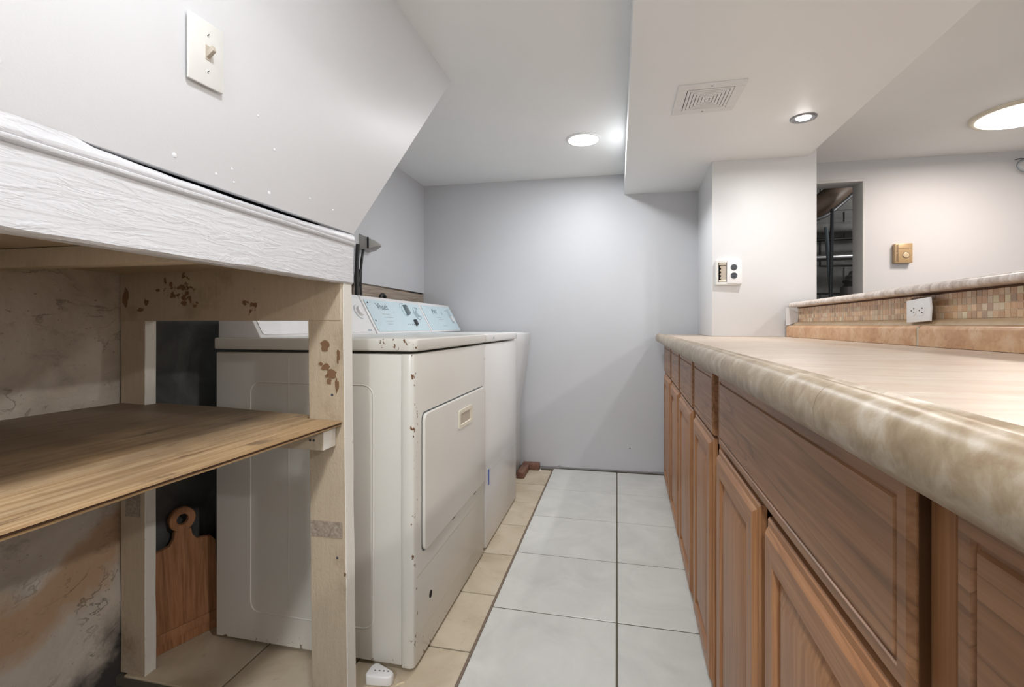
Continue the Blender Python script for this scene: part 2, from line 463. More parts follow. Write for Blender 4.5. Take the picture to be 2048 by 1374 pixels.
b = MB(); b.box(XL-.01, 1.150, -.02, XL+.010, 3.32, 1.112)  # separate dark panel over the lower wall behind the machines
struct(b.build('wall_left', 'darkwall', bevel=.002), 'dark grey lower wall panel behind the machines')
# rough board showing below the drywall edge
b = MB(); b.box(XL+.002, 1.22, 1.115, XL+.013, 3.29, 1.228)
t_board = struct(b.build('trim_1', 'oldboard', bevel=.002), 'weathered grey board along the wall behind the machines')

# ---- back wall with ragged bottom edge and the utility opening
DX0, DX1, DZ = 1.00, 1.507, 1.913
b = MB()
def wallbox(x0, x1, z0, z1, f=0.0, t=.13):
    v = []
    for z in (z0, z1):
        v += [(x0, yw(x0)+f, z), (x1, yw(x1)+f, z), (x1, yw(x1)+t, z), (x0, yw(x0)+t, z)]
    b.add(v, [(3,2,1,0),(4,5,6,7),(0,1,5,4),(1,2,6,5),(2,3,7,6),(3,0,4,7)])
wallbox(XL-.02, DX0, -.03, ZC+.01, .011); wallbox(DX1, XR+.1, 0, ZC+.01); wallbox(DX0, DX1, DZ, ZC+.01)
wb = struct(b.build('wall_back', 'wall'), 'pale grey back wall of the laundry nook')
b = MB(); bot = []; n = 150
for i in range(n+1):
    x = XL+(.60-XL)*i/n
    z = .010+.006*noise.noise(Vector((x*14, 0, 2)))+.008*max(0, noise.noise(Vector((x*40, 3, 2))))
    if abs(x+.39) < .02: z += .022*(1-abs(x+.39)/.02)
    if x > .26: z += .004
    bot.append((x, z))
ring0 = [(x, yw(x), z) for x, z in bot]; ring1 = [(x, yw(x), ZC+.005) for x, z in bot]
rb0 = [(x, yw(x)+.011, z) for x, z in bot]
b.loft([rb0, ring0, ring1], cap=False, closed=False)
sk = b.build('drywall_skin', 'wall', wb)
# nail hole and flakes on back wall
b = MB(); b.lathe([(0.0001, -.0006), (.0035, -.0006), (.0035, .0005)], (.085, yw(.085), .165), axis=1, n=8)
b.build('nail_hole', 'dark', wb)
# other enclosing walls
b = MB(); b.box(XR, YR, -.02, XR+.1, 3.5, ZC+.01); struct(b.build('wall_right', 'wall_far'), 'right side wall of the room')
b = MB(); b.box(XL-.1, YR-.1, -.1, XR+.1, YR, ZC+.01); struct(b.build('wall_rear', 'wall_far'), 'wall behind the camera')
# ---- ceiling and dropped soffit
b = MB(); b.box(XL-.1, YR-.1, ZC, XR+.1, 3.52, ZC+.1); struct(b.build('ceiling', 'ceil'), 'white painted ceiling')
SZ = 1.892
b = MB(); b.prism([(.040, YR), (.955, YR), (.985, yw(.985)+.005), (.048, yw(.048)+.005)], 2, SZ, ZC+.004)
sof = struct(b.build('ceiling_soffit', 'ceil', bevel=.002), 'dropped white soffit running over the counter')
# ---- pier (stands on the counter)
ZT_ = .941
b = MB(); b.prism([(.505, 2.757), (1.022, 2.775), (1.035, yw(1.03)+.02), (.523, yw(.52)+.02)], 2, ZT_+.0008, ZC+.005)
pier = struct(b.build('wall_pier', 'pier', bevel=.002), 'white pier standing behind the counter')

# ---- door opening lining + utility space behind
b = MB()
yj = yw(DX1)
b.box(DX1-.012, yj-.001, 0, DX1+.001, yj+.132, DZ); b.box(DX0, yj-.003, DZ-.014, DX1, yj+.132, DZ+.001)
jm = struct(b.build('door_1', 'jamb', bevel=.0015), 'grey painted jamb of the opening to the utility space')
b = MB()
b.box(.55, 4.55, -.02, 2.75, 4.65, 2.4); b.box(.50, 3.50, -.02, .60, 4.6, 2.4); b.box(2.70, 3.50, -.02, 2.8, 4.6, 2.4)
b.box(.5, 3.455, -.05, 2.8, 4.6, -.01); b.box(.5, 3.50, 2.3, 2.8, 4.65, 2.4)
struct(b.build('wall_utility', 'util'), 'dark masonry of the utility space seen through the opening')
b = MB(); rr = random.Random(3)
for k in range(9):
    z0 = .1+k*.235
    for j in range(6):
        x0 = .62+j*.36+(.18 if k % 2 else 0)
        b.box(x0, 4.53+rr.uniform(0, .01), z0, min(2.69, x0+.345), 4.556, z0+.222)
tag(b.build('cellar_blocks', 'util', bevel=.004, seg=1), 'rough grey blocks of the utility space wall', None, kind='structure')

# ---- stair enclosure: side wall slab, sloped underside, landing panel, apron, bead
b = MB()
poly = [(YR, 1.240), (1.145, 1.243), (1.905, ZC+.002), (YR, ZC+.002)]
b.prism([(y, z) for y, z in poly], 0, XS-.014, XS)
stair = struct(b.build('wall_stair', 'stairwall', bevel=.0015), 'white wall of the stair enclosure with a sloped end')
b = MB(); b.prism([(1.147, 1.243), (1.907, ZC+.002), (1.88, ZC+.002), (1.120, 1.243)], 0, XL-.01, XS-.012)
b.build('sloped_underside', 'stairwall', stair)
b = MB(); b.box(XL-.01, 1.131, 1.14, XS-.014, 1.156, 1.243); b.box(XL-.01, 1.02, 1.206, XS-.014, 1.14, 1.243); b.build('landing_end_block', 'stairwall', stair)
b = MB(); b.box(XL-.01, YR, 1.150, XS-.03, 1.099, 1.165); b.build('landing_underside', 'frame', stair)
b = MB()
for (xd, yd, zd, r) in [(0, .40, 1.30, .0022), (0, .80, 1.41, .002), (0, .845, 1.36, .0025), (0, .62, 1.27, .003), (0, .70, 1.265, .0018), (0, .735, 1.285, .002), (0, .74, 1.262, .0018), (0, .83, 1.267, .003), (0, .96, 1.29, .002), (0, 1.05, 1.285, .002)]:
    b.lathe([(r*1.6, -.001), (r*1.2, .0008), (r*.3, .0012)], (XS, yd, zd), axis=0, n=8)
b.build('paint_bumps', 'stairwall', stair)['kind'] = 'stuff'
# apron (board) – face slightly wavy
b = MB(); n = 90; rings = []
for i in range(n+1):
    y = -1.6+(1.143+1.6)*i/n
    q = .0016*noise.noise(Vector((y*9, 0, 0))); q2 = .003*noise.noise(Vector((y*12, 5, 0)))
    rings.append([(XS-.034, y, 1.110), (XS-.004, y, 1.109+q2), (XS+.001+q, y, 1.113+q2), (XS+.001+q, y, 1.16), (XS+.001-q, y, 1.212), (XS-.034, y, 1.212)])
b.loft(rings)
apr = struct(b.build('trim_2', 'apron', smooth=40), 'thickly painted white apron board of the stair landing')
# bead moulding, sagging away from the wall so that a dark gap opens
b = MB(); rings = []
for i in range(n+1):
    y = -1.6+(1.143+1.6)*i/n
    gap = .007*max(0, math.sin(math.pi*min(1, max(0, (y-.50)/.60))))**.6 if y > .5 else 0
    j = .0012*noise.noise(Vector((y*25, 7, 0))); top = 1.2405-gap+j
    if y > 1.10: top -= .003*noise.noise(Vector((y*60, 1, 0)))
    rings.append([(XS-.012, y, 1.211), (XS+.003, y, 1.211), (XS+.0065+j, y, 1.2145), (XS+.0065+j, y, 1.2185), (XS+.0035, y, 1.2205), (XS+.0055, y, 1.2235+j), (XS+.0055, y, 1.2275+j), (XS+.002, y, top-.004), (XS-.002 if y > .5 else XS+.0014, y, top if y > .5 else top+.0035+2*j), (XS-.0142 if y > .5 else XS-.001, y, top)])
b.loft(rings)
struct(b.build('trim_3', 'apron', smooth=50), 'rough caulked bead moulding above the apron board')

# ================================================================== SHELF FRAME UNDER THE LANDING
fr = thing('shelf_frame', 'cream painted lumber frame with peeling posts holding the stair landing', 'frame', (-1.0, 1.12, -.005))
def plank(name, x0, y0, z0, x1, y1, z1, lean=0, par=fr, mat='frame', cuts=14):
    b = MB(); zs = [z0+(z1-z0)*i/cuts for i in range(cuts+1)]; rings = []
    for z in zs:
        j = lambda k: .0014*noise.noise(Vector((z*18, k*3.1, x0*9)))
        d = lean*(z1-z)
        rings.append([(x0+d+j(1), y0+j(2), z), (x1+d+j(3), y0+j(4), z), (x1+d+j(5), y1+j(6), z), (x0+d+j(7), y1+j(8), z)])
    b.loft(rings); return b.build(name, mat, par, bevel=.0015, seg=1)
plank('post', -.792, 1.100, -.005, -.688, 1.141, 1.110, lean=.012)
plank('post', -1.405, 1.100, -.005, -1.318, 1.134, 1.020)
b = MB(); b.box(-1.405, 1.098, 1.013, -.694, 1.130, 1.205); b.build('top_rail', 'frame', fr, bevel=.002)
b = MB(); b.box(-1.40, 1.045, .690, -.708, 1.098, .738); b.build('shelf_cleat', 'frame', fr, bevel=.002)
b = MB(); b.box(-1.405, .690, 1.112, -.722, .725, 1.149); b.build('landing_batten', 'frame', fr, bevel=.002)
b = MB(); b.box(-.722, -1.6, 1.113, -.7205, 1.095, 1.149)
# nails and patches on the post
for (x, z, yy) in [(-.72, .82, 1.0995), (-.745, .715, 1.0445), (-.735, .715, 1.0445), (-.705, .40, 1.0995)]:
    b = MB(); b.lathe([(.004, .001), (.003, -.0006), (.0003, -.0006)], (x, yy, z), axis=1, n=8)
    b.build('nail_head', 'knob_d', fr)
b = MB(); b.box(-.782, 1.0975, .452, -.690, 1.101, .492); b.build('bare_patch', 'oldboard', fr)
b = MB(); b.box(-1.385, 1.0975, .45, -1.335, 1.101, .535); b.build('bare_patch', 'oldboard', fr)

rk = random.Random(5)
def chip(x, y, z, rx, rz, par=fr, mat='chipwood'):
    n = 12; pts = []
    for k in range(n):
        a = 2*math.pi*k/n; q = rk.uniform(.6, 1.15); pts.append((x+rx*q*math.cos(a), z+rz*q*math.sin(a)))
    b = MB(); b.prism(pts, 1, y-.0008, y+.002); return b.build('paint_chip', mat, par)
for (x, z, rx, rz) in [(-.740, .947, .014, .014), (-.738, .893, .014, .010), (-.752, .901, .006, .005), (-.722, .872, .016, .014), (-.728, .855, .008, .008), (-.706, .846, .006, .018), (-.702, .922, .004, .020), (-.735, .868, .005, .005)]:
    chip(x, 1.0985, z, rx, rz)
for (x, z, rx, rz) in [(-1.311, 1.066, .008, .010), (-1.33, 1.045, .012, .006), (-1.18, 1.062, .010, .007), (-1.245, 1.125, .004, .009), (-1.225, 1.115, .006, .008), (-1.20, 1.105, .005, .004), (-1.27, 1.10, .007, .004), (-1.17, 1.09, .006, .006), (-1.385, 1.08, .012, .030)]:
    chip(x, 1.0975, z, rx, rz)
# plywood shelf
sh = thing('plywood_shelf', 'worn stained plywood shelf board with splintered front edge', 'shelf', (-1.05, .4, .74))
def ply(name, zt, th, inset, mat, jit):
    out = []
    n = 60
    for i in range(n+1):
        y = -1.3+(1.098+1.3)*i/n
        out.append((-.690-inset+jit*noise.noise(Vector((y*7, inset*99, 0)))+jit*.6*noise.noise(Vector((y*31, inset*99, 0))), y))
    out += [(-.796, 1.098), (-.800, 1.140), (-.95, 1.143), (-1.10, 1.150), (-1.16, 1.148), (-1.22, 1.141), (-1.310, 1.139), (-1.313, 1.098), (-1.400, 1.098), (-1.402, -1.3)]
    zz = lambda x, y: (-.69-x)/.71*.022+(1.1-y)*.012
    b = MB(); m = len(out)
    v = [(x, y, zt-th+zz(x, y)) for x, y in out]+[(x, y, zt+zz(x, y)) for x, y in out]
    b.add(v, [tuple(range(m-1, -1, -1)), tuple(range(m, 2*m))]+[(i, (i+1) % m, m+(i+1) % m, m+i) for i in range(m)])
    o = b.build(name, mat, sh); return o
ply('top_veneer', .7540, .0032, 0, 'ply', .0015)
ply('core_ply', .7508, .0050, .005, 'glue', .002)
ply('bottom_veneer', .7458, .0030, .003, 'ply_edge', .003)

# ================================================================== APPLIANCES
def rrect(y0, y1, z0, z1, r, n=5):
    pts = []
    for (cy, cz, a0) in ((y1-r, z1-r, 0), (y0+r, z1-r, 90), (y0+r, z0+r, 180), (y1-r, z0+r, 270)):
        for k in range(n+1):
            a = math.radians(a0+90*k/n); pts.append((cy+r*math.cos(a), cz+r*math.sin(a)))
    return pts
FX, BXK = -.571, -1.252
def appliance(name, label, y0, y1, enamel, top_z=.962, fx=FX, group='laundry machines'):
    t = thing(name, label, 'dryer' if 'dryer' in name else 'washer', (BXK, y0, -.005))
    b = MB(); b.box(BXK, y0+.004, .010, fx-.040, y1-.004, .916); b.build('cabinet_body', enamel, t, bevel=.004)
    for (fx_, fy) in ((BXK+.05, y0+.05), (BXK+.05, y1-.05), (fx-.09, y0+.05), (fx-.09, y1-.05)):
        b = MB(); b.lathe([(.012, -.005), (.016, 0), (.014, .018)], (fx_, fy, 0), n=12); b.build('levelling_foot', 'knob_d', t, smooth=30)
    b = MB()
    pr = [(BXK-.002, y0-.003), (fx-.012, y0-.003), (fx+.006, y0+.012), (fx+.008, (y0+y1)/2), (fx+.006, y1-.012), (fx-.012, y1+.003), (BXK-.002, y1+.003)]
    b.prism(pr, 2, .9245, top_z); b.build('top_panel', enamel, t, bevel=.006, seg=3)
    return t
def front_panel(t, y0, y1, enamel, fx=FX):
    b = MB()
    pr = [(fx-.038, y0), (fx-.012, y0), (fx-.003, y0+.006), (fx, y0+.018), (fx, y1-.018), (fx-.003, y1-.006), (fx-.012, y1), (fx-.038, y1)]
    b.prism(pr, 2, .008, .9165); return b.build('front_panel', enamel, t, bevel=.0015, smooth=40)
# slope of the console face
def con(y, f, out=.0):        # point on console face
    a = Vector((-1.092, 0, .962)); c = Vector((-1.187, 0, 1.140)); d = (c-a)
    nrm = Vector((d.z, 0, -d.x)).normalized()
    p = a+d*f+nrm*out; return Vector((p.x, y, p.z))
def conmtx(y, f, out):
    a = Vector((-1.092, 0, .962)); c = Vector((-1.187, 0, 1.140)); up = (c-a).normalized(); rt = Vector((0, 1, 0)); nrm = rt.cross(up)
    m = Matrix.Identity(4)
    for i, vv in enumerate((rt, up, nrm)):
        for j in range(3): m[j][i] = vv[j]
    m.translation = con(y, f, out); return m
def console(t, y0, y1, matface, side):
    pr = [(-1.092, .961), (-1.187, 1.136), (-1.196, 1.143), (-1.225, 1.146), (-1.247, 1.138), (-1.250, .961)]
    b = MB(); b.prism([(x, z) for x, z in pr], 1, y0, y1)
    c = b.build('console', side, t, bevel=.004)
    b = MB(); m = conmtx(y0, 0, 0)
    w_, h_ = y1-y0, .198
    b.prism(rrect(.016, w_-.016, .010, h_-.012, .012), 2, .0002, .0016)
    b.build('console_face', matface, t, xf=m)
    return c
def disc(name, t, y, f, r, h, mat, par=None, n=20, prof=None):
    b = MB(); pf = prof or [(r, 0), (r, h*.7), (r*.88, h), (0.0005, h)]
    b.lathe(pf, (0, 0, 0), n=n)
    return b.build(name, mat, par or t, smooth=40, xf=conmtx(y, f, .0014), base=BASE[t.name])
def dash(name, t, y, f, wy, hf, mat):
    b = MB(); b.box(-wy/2, -hf/2, 0, wy/2, hf/2, .0006)
    return b.build(name, mat, t, xf=conmtx(y, f, .0014))

D0, D1 = 1.275, 2.022
dry = appliance('clothes_dryer', 'yellowed white clothes dryer with chipped rusty corners nearest the shelf frame', D0, D1, 'enamel')
front_panel(dry, D0, D1, 'enamel')
# embossed rectangle on the near side panel
b = MB(); pts = rrect(-1.127, -.699, .10, .826, .035); inner = rrect(-1.121, -.705, .106, .820, .030)
m = len(pts)
v = [(x, D0+.0042, z) for x, z in pts]+[(x*.5+a*.5, D0+.0022, z*.5+c*.5) for (x, z), (a, c) in zip(pts, inner)]+[(x, D0+.0042, z) for x, z in inner]
b.add(v, [(i, (i+1) % m, m+(i+1) % m, m+i) for i in range(m)]+[(m+i, m+(i+1) % m, 2*m+(i+1) % m, 2*m+i) for i in range(m)])
b.build('side_emboss', 'enamel', dry, smooth=60)
b = MB(); b.box(-.990, D0+.0025, .12, -.984, D0+.0045, .90); b.build('side_seam', 'enamel', dry, bevel=.001)
# door
DY0, DY1, DZ0, DZ1 = 1.333, 1.992, .322, .735
b = MB(); b.prism(rrect(DY0-.004, DY1+.004, DZ0-.004, DZ1+.004, .022), 0, FX-.004, FX+.0004); b.build('door_gap', 'knob_d', dry)
b = MB(); b.prism(rrect(DY0, DY1, DZ0, DZ1, .022), 0, FX-.002, FX+.010); dd = b.build('door', 'enamel', dry, bevel=.004, seg=3)
BASE[dd.name] = BASE[dry.name]
b = MB(); o_ = rrect(1.640, 1.800, .622, .690, .006); i_ = rrect(1.658, 1.782, .634, .676, .008); m = len(o_)
v = [(FX+.010, y, z) for y, z in o_]+[(FX+.0135, y, z) for y, z in o_]+[(FX+.0135, y, z) for y, z in i_]+[(FX+.0102, y*.9+1.72*.1, z*.9+.655*.1) for y, z in i_]
b.add(v, [(k*m+i, k*m+(i+1) % m, (k+1)*m+(i+1) % m, (k+1)*m+i) for k in range(3) for i in range(m)])
b.build('handle_frame', 'cream', dd, smooth=30)
b = MB(); b.prism([(y*.9+1.72*.1, z*.9+.655*.1) for y, z in i_], 0, FX+.0098, FX+.0104); b.build('handle_recess', 'tanplastic', dd)
# service panel seam, hole
b = MB(); b.box(FX-.001, D0+.02, .262-.0012, FX+.0006, D1-.01, .262+.0012); b.build('service_panel_seam', 'tanplastic', dry)
b = MB(); b.lathe([(.0115, -.002), (.0115, .0008), (.0004, .0008)], (FX, 1.400, .158), axis=0, n=18); b.build('screw_hole', 'dark', dry)
b = MB(); b.box(FX-.001, D0+.02, .084-.0006, FX+.0005, D1-.01, .084+.0006); b.build('toe_crease', 'tanplastic', dry)
for (k, y) in enumerate((1.60, 1.86)):
    b = MB(); b.box(FX-.001, y, DZ0-.012, FX+.0012, y+.030, DZ0-.005); b.build('hinge', 'black', dry)
console(dry, D0+.010, D1+.004, 'console_w', 'console_w')
disc('timer_dial', dry, 1.955, .56, .030, .018, 'console_w', prof=[(.034, 0), (.034, .004), (.031, .006), (.024, .007), (.024, .018), (.020, .020), (.0005, .020)])
disc('timer_dial_ring', dry, 1.955, .56, .036, .0018, 'print_l')
for y, f, wd in ((1.42, .42, .03), (1.42, .35, .05), (1.55, .36, .02), (1.50, .70, .03)):
    dash('printed_line', dry, y, f, wd, .003, 'print_l')
dash('printed_badge', dry, 1.975, .09, .035, .006, 'print_g')

W0, W1 = 2.036, 2.700
was = appliance('washing_machine', 'white top loading washer with pale blue console between two machines', W0, W1, 'enamel_w')
front_panel(was, W0, W1, 'enamel_w')
b = MB(); b.box(FX-.001, W0+.02, .330-.001, FX+.0006, W1-.004, .330+.001); b.build('front_crease', 'print_l', was)
b = MB(); b.box(FX, W0+.045, .275, FX+.001, W0+.062, .345); b.build('blue_tape', 'blue', was)
for y in (W0+.12, W1-.03):
    b = MB(); b.lathe([(.006, 0), (.005, .0025), (.0004, .003)], (FX+.0075, y, .944), axis=0, n=12)
    b.build('lid_screw', 'print_l', was, smooth=30)
console(was, W0, W1, 'console_b', 'console_w')
text('brand_lettering', 'Vhset', .052, conmtx(2.205, .74, .0016), was, 'print_g')
for y, f, wd in ((2.21, .53, .075), (2.225, .44, .09), (2.215, .33, .08), (2.21, .25, .05), (2.31, .60, .008)):
    dash('printed_line', was, y, f, wd, .0045, 'print_l')
# large wedge knob
b = MB(); b.lathe([(.034, 0), (.034, .004), (.030, .006), (.0005, .006)], (0, 0, 0), n=24)
kb = b.build('cycle_dial', 'console_b', was, smooth=40, xf=conmtx(2.455, .66, .0014))
b = MB(); b.loft([[(-.016, -.032, .004), (.020, -.030, .004), (.018, .034, .004), (-.012, .036, .004)], [(-.010, -.026, .026), (.012, -.024, .026), (.010, .028, .022), (-.007, .030, .022)]])
kk = b.build('cycle_knob', 'knob_g', was, bevel=.003, xf=conmtx(2.455, .66, .0014))
for k in range(7):
    a = math.radians(30+k*20); b = MB(); b.box(-.003, -.002, 0, .003, .002, .0005)
    b.build('dial_mark', 'print_g', was, xf=conmtx(2.455+.05*math.cos(a), .66+.05*math.sin(a)/.2, .0014))
b = MB(); pts = [(.040*math.cos(k*.262), .040*math.sin(k*.262), .002) for k in range(25)]
b.tube(pts, .0022, 6); b.build('load_dial_ring', 'print_l', was, smooth=60, xf=conmtx(2.605, .60, .0014))
disc('load_dial', was, 2.605, .60, .024, .014, 'console_b')
b = MB(); b.loft([[(-.010, -.022, 0), (.014, -.022, 0), (.014, .022, 0), (-.010, .018, 0)], [(-.006, -.016, .016), (.008, -.016, .016), (.008, .016, .016), (-.006, .012, .016)]])
b.build('temperature_knob', 'knob_d', was, bevel=.003, xf=conmtx(2.515, .30, .0014))
for k in range(4): disc('indicator_dot', was, 2.420+k*.024, .245, .0045, .001, 'knob_g', n=10)
for (y, f) in ((2.075, .83), (2.072, .34)): disc('console_screw', was, y, f, .005, .002, 'knob_d', n=10)

T0, T1 = 2.712, 3.245
th = appliance('washing_machine', 'white machine with pale blue console nearest the back wall', T0, T1, 'enamel_w', top_z=.955, fx=-.640)
b = MB(); b.prism([(-.640-.044, .016), (-.655, .016), (-.655, .45), (-.628, .60), (-.588, .885), (-.583, .951), (-.640-.044, .951)], 1, T0, T1-.02)
b.build('front_panel', 'enamel_w', th, bevel=.003)
console(th, T0-.008, T1+.004, 'console_b', 'console_w')
for y, f, wd in ((2.93, .50, .09), (2.955, .43, .08), (2.98, .20, .07)): dash('printed_line', th, y, f, wd, .005, 'print_l')
text('console_lettering', 'PW', .05, conmtx(2.90, .70, .0016), th, 'print_g')
dash('printed_line', th, 3.02, .66, .006, .02, 'print_g')
b = MB(); b.prism(rrect(-.022, .022, -.055, .055, .016), 2, 0, .003); b.build('timer_plate', 'print_l', th, bevel=.001, xf=conmtx(3.165, .57, .0014))
b = MB(); b.prism(rrect(-.017, .017, -.045, -.002, .012), 2, .003, .012); b.build('timer_knob', 'console_w', th, bevel=.003, xf=conmtx(3.165, .57, .0014))
b = MB(); b.prism(rrect(-.012, .012, .006, .044, .010), 2, .003, .008); b.build('timer_dial', 'console_b', th, bevel=.002, xf=conmtx(3.165, .57, .0014))
disc('indicator_dot', th, 3.115, .77, .005, .001, 'knob_g', n=10)

# ---- dryer plug on the left wall with cords; washer hose hook
pl = thing('dryer_outlet', 'grey metal wedge shaped outlet cover on the wall above the dryer', 'outlet', (XL+.016, 2.46, 1.45))
b = MB()
x0 = XL+.016
b.loft([[(x0, 2.38, 1.420), (x0, 2.50, 1.420), (x0, 2.50, 1.500), (x0, 2.38, 1.510)],
        [(x0+.045, 2.40, 1.426), (x0+.045, 2.49, 1.426), (x0+.045, 2.49, 1.484), (x0+.045, 2.40, 1.488)],
        [(x0+.098, 2.43, 1.447), (x0+.098, 2.46, 1.447), (x0+.098, 2.46, 1.453), (x0+.098, 2.43, 1.455)]])
b.build('cover', 'greymetal', pl, bevel=.004, seg=2)
b = MB(); b.box(x0+.044, 2.392, 1.428, x0+.050, 2.402, 1.490); b.build('slot', 'black', pl)
cd = thing('power_cable', 'two black power cables hanging down behind the dryer console', 'cable', (-1.36, 2.35, .3))
b = MB(); b.tube(spline([(-1.375, 2.40, 1.43), (-1.372, 2.375, 1.36), (-1.37, 2.36, 1.26), (-1.365, 2.36, 1.14), (-1.33, 2.35, .8), (-1.33, 2.30, .3)]), .0075, 8); b.build('thin_cord', 'black', cd, smooth=60)
b = MB(); b.tube(spline([(-1.37, 2.33, 1.44), (-1.372, 2.325, 1.33), (-1.37, 2.32, 1.22), (-1.35, 2.30, 1.0), (-1.33, 2.25, .5)]), .0115, 8)
b.build('thick_cord', 'black', cd, smooth=60)
b = MB(); b.tube(spline([(-1.37, 2.352, 1.305), (-1.372, 2.340, 1.25), (-1.37, 2.322, 1.20)]), .010, 8); b.build('cord_branch', 'black', cd, smooth=60)
b = MB(); hp = [(-1.335, 2.545+.030*math.cos(a), 1.150+.030*math.sin(a)) for a in [math.pi*k/14 for k in range(15)]]
b.tube([(-1.335, 2.575, .0)]+hp+[(-1.335, 2.515, .3), (-1.34, 2.515, .0)], .011, 10)
tag(b.build('washer_hose', 'black', smooth=60), 'black hose looping up behind the blue washer console', 'hose')

# ---- loose things
def cutting_board():
    P0 = Vector((-1.386, 1.165)); P1 = Vector((-1.319, 1.345)); d = (P1-P0).normalized(); w_ = (P1-P0).length
    t = thing('cutting_board', 'wooden paddle cutting board with hanging hole leaning behind the shelf post', 'cutting board', (P0.x, P0.y, -.005))
    n2 = Vector((d.y, -d.x))
    lean = math.radians(3)
    def pt(a, h, k): # a along width, h height, k thickness
        q = P0+d*a; o = -h*math.tan(lean)+k
        return (q.x+n2.x*o, q.y+n2.y*o, -.005+h)
    prof = [(0, 0), (w_, 0), (w_, .285), (w_*.93, .305), (w_*.70, .312), (w_*.64, .33), (w_*.62, .352), (w_*.38, .352), (w_*.36, .33), (w_*.30, .312), (w_*.07, .305), (0, .285)]
    b = MB(); m = len(prof)
    b.add([pt(a, h, 0) for a, h in prof]+[pt(a, h, .018) for a, h in prof], [tuple(range(m)), tuple(range(2*m-1, m-1, -1))]+[(i, (i+1) % m, m+(i+1) % m, m+i) for i in range(m)])
    # handle ring round the hole
    c = (w_*.5, .385); n = 20; R, r = .038, .017
    rings = []
    for k in range(n+1):
        a = 2*math.pi*k/n; ca, sa = math.cos(a), math.sin(a)
        rings.append([pt(c[0]+R*ca, c[1]+R*sa, 0), pt(c[0]+R*ca, c[1]+R*sa, .018), pt(c[0]+r*ca, c[1]+r*sa, .018), pt(c[0]+r*ca, c[1]+r*sa, 0)])
    b.loft(rings, cap=False)
    b.build('paddle', 'paddle', t, bevel=.002, seg=1)
    b = MB(); b.add([pt(0, .030, .0178), pt(w_, .030, .0178), pt(w_, .060, .0178), pt(0, .060, .0178), pt(0, .030, .022), pt(w_, .030, .022), pt(w_, .060, .022), pt(0, .060, .022)], [(3,2,1,0),(4,5,6,7),(0,1,5,4),(1,2,6,5),(2,3,7,6),(3,0,4,7)])
    b.build('end_strip', 'paddle', t, bevel=.001)
cutting_board()
lk = thing('leak_sensor', 'small white rounded sensor with four dots on the floor beside the post', 'sensor', (-.655, 1.225, -.005))
sp = [(-.690, 1.214), (-.684, 1.205), (-.622, 1.212), (-.613, 1.219), (-.612, 1.232), (-.622, 1.241), (-.672, 1.260), (-.684, 1.257), (-.690, 1.245)]
b = MB(); b.prism(sp, 2, -.005, .024); b.build('case', 'white', lk, bevel=.005, seg=3)
for k in range(4):
    b = MB(); b.lathe([(.0024, 0), (.0024, .0006), (.0003, .0006)], (-.668+k*.0125, 1.229+k*.0016, .0238), n=10); b.build('dot', 'knob_d', lk)
b = MB(); b.add([(-.605, 1.225, -.005), (-.585, 1.243, -.005), (-.583, 1.240, -.005), (-.602, 1.222, -.005), (-.600, 1.228, -.002), (-.588, 1.239, -.002)], [(0,1,2,3),(0,3,4),(1,5,2),(0,4,5,1),(3,2,5,4)])
tag(b.build('wood_splinter', 'crumb'), 'tiny pale wood splinter lying under the dryer corner', 'splinter')
b = MB(); b.box(-.645, 3.250, -.005, -.528, 3.305, .040)
tag(b.build('wood_block', 'darkwood', bevel=.003), 'short brown wood block lying flat against the back wall', 'wood block')
b = MB(); b.box(-.645, 3.055, -.005, -.595, 3.248, .036)
tag(b.build('wood_block', 'darkwood', bevel=.003), 'brown wood block lying beside the machine toward the camera', 'wood block')
b = MB(); b.add([(-.525, 3.245, -.005), (-.510, 3.250, -.005), (-.517, 3.258, -.005), (-.518, 3.25, .012)], [(0,1,2),(0,3,1),(1,3,2),(2,3,0)])
tag(b.build('plaster_crumb', 'white'), 'white plaster crumb beside the brown wood block', 'crumb')

# ================================================================== SWITCH on the stair wall
sw = thing('light_switch', 'ivory toggle light switch standing proud of the white stair wall', 'switch', (XS, .674, 1.458))
b = MB(); b.box(XS-.002, .648, 1.412, XS+.0035, .702, 1.506); b.build('switch_box', 'dark', sw)
b = MB(); b.prism([(.637, 1.402), (.708, 1.407), (.708, 1.517), (.637, 1.512)], 0, XS+.0035, XS+.0085)
b.build('wall_plate', 'ivory', sw, bevel=.0022, seg=2)
for z in (1.492, 1.430):
    b = MB(); b.lathe([(.0032, 0), (.0028, .0010), (.0003, .0012)], (XS+.0082, .6745, z), axis=0, n=12); s_ = b.build('screw', 'ivory', sw, smooth=40)
    BASE[s_.name] = BASE[sw.name]
    b = MB(); b.box(XS+.0092, .6718, z-.0006, XS+.0097, .6772, z+.0006); b.build('screw_slot', 'knob_d', s_, xf=Matrix.Translation((0, .6745, z)) @ Matrix.Rotation(.9, 4, 'X') @ Matrix.Translation((0, -.6745, -z)))
b = MB(); b.box(XS+.0080, .6695, 1.449, XS+.0092, .6795, 1.4735); b.build('toggle_collar', 'tanplastic', sw)
b = MB(); b.loft([[(XS+.008, .6705, 1.452), (XS+.008, .6785, 1.452), (XS+.008, .6785, 1.462), (XS+.008, .6705, 1.462)], [(XS+.0225, .671, 1.463), (XS+.0225, .678, 1.463), (XS+.0195, .678, 1.472), (XS+.0195, .671, 1.472)]])
b.build('toggle', 'tanplastic', sw, bevel=.0008)

